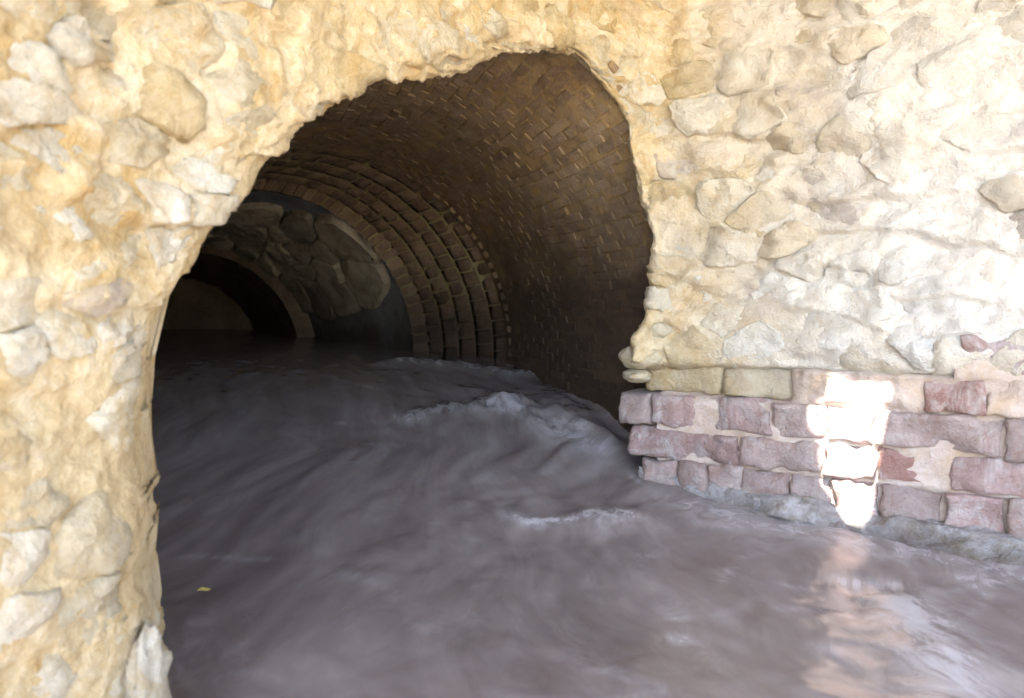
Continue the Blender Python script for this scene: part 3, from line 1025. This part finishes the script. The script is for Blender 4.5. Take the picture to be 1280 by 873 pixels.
# ------------------------------------------------------------------ ground and added unseen objects that bounce or block the light
def sheet(name, x0, x1, y0, y1, n, z, mat):
    X, Y = np.meshgrid(np.linspace(x0, x1, n), np.linspace(y0, y1, n))
    o = obj(name, new_mesh(name, np.stack([X, Y, z(X, Y)], -1).reshape(-1, 3), grid_faces(n, n)), mat)
    o["kind"] = "structure"
    return o
sheet("ground", -160, 160, -160, 160, 40, lambda X, Y: -0.9 + 0 * X, M['soil'])
def bounce_bank_z(X, Y):
    return np.clip((-3.0 - Y) * 0.3, -0.6, 1.2) + 0.12 * fbm(X * 0.6, Y * 0.6, 0, 4, 7) - 0.1
sheet("bounce_bank", -24, 24, -34, -2.6, 90, bounce_bank_z, M['soil'])  # added unseen sandy bank that bounces warm sunlight toward the walls

# added unseen roof that blocks the sun; holes cut to throw the sun patches
ZR = 4.6
def sun_to_blocker(p):
    p = np.asarray(p, float)
    return p + S * ((ZR - p[2]) / S[2])
PATCH = [(1040, 468), (1060, 474), (1085, 480), (1113, 477), (1116, 492), (1108, 520), (1102, 555), (1094, 600),
         (1089, 640), (1077, 684), (1060, 672), (1052, 642), (1049, 614), (1031, 597), (1027, 567), (1031, 545), (1014, 530), (1013, 510), (1036, 494)]
hole1 = []
for (a, b) in PATCH:
    u = sand_u(a)
    w = sandmap(np.array(u), np.array(0.0), 0.05)
    hole1.append(sun_to_blocker((w[0], w[1], CAM_H + (HZ - b) / F * w[1])))
hole2 = []
for (a, b) in [(1271, 330), (1300, 322), (1312, 340), (1305, 372), (1280, 366), (1268, 350)]:
    u, zz_ = img_to_wall(a, b)
    x_, y_ = plan_pt(u)
    hole2.append(sun_to_blocker((x_, y_, zz_)))
outer = [(-9, -1.6, ZR), (9, -1.6, ZR), (9, 22, ZR), (-9, 22, ZR)]
bm = bmesh.new()
loops = []
for lp in (outer, hole1, hole2):
    vs = [bm.verts.new(tuple(float(c) for c in p)) for p in lp]
    for i in range(len(vs)):
        bm.edges.new((vs[i], vs[(i + 1) % len(vs)]))
    loops.append(vs)
bmesh.ops.triangle_fill(bm, use_beauty=True, use_dissolve=False, edges=bm.edges[:], normal=(0, 0, -1))
low = list(bm.faces)
TK = S * (0.45 / S[2])
mp = {v: bm.verts.new((v.co.x + TK[0], v.co.y + TK[1], v.co.z + TK[2])) for v in list(bm.verts)}
for f in low:
    bm.faces.new([mp[v] for v in reversed(f.verts)])
for vs in loops:
    for i in range(len(vs)):
        a, b = vs[i], vs[(i + 1) % len(vs)]
        bm.faces.new((a, b, mp[b], mp[a]))
me = bpy.data.meshes.new("sun_blocker_mesh")
bm.to_mesh(me)
bm.free()
blocker_roof = obj("sun_blocker_deck", me, M['blocker_concrete'])
blocker_roof["kind"] = "structure"
# added unseen side walls that keep stray skylight out of the tunnel
fl_pts = [(-3.05, -1.7), (-9, -1.7), (-9, 22), (9, 22), (9, 0.4), (6.1, 2.27)]
V, Fc = [], []
for (x, y) in fl_pts:
    V += [(x, y, -0.9), (x, y, ZR + 0.1)]
for i in range(len(fl_pts) - 1):
    Fc.append((2 * i, 2 * i + 2, 2 * i + 3, 2 * i + 1))
leak_walls = obj("light_leak_walls", new_mesh("light_leak_walls", V, Fc, smooth=False), M['soil'])
leak_walls["kind"] = "structure"
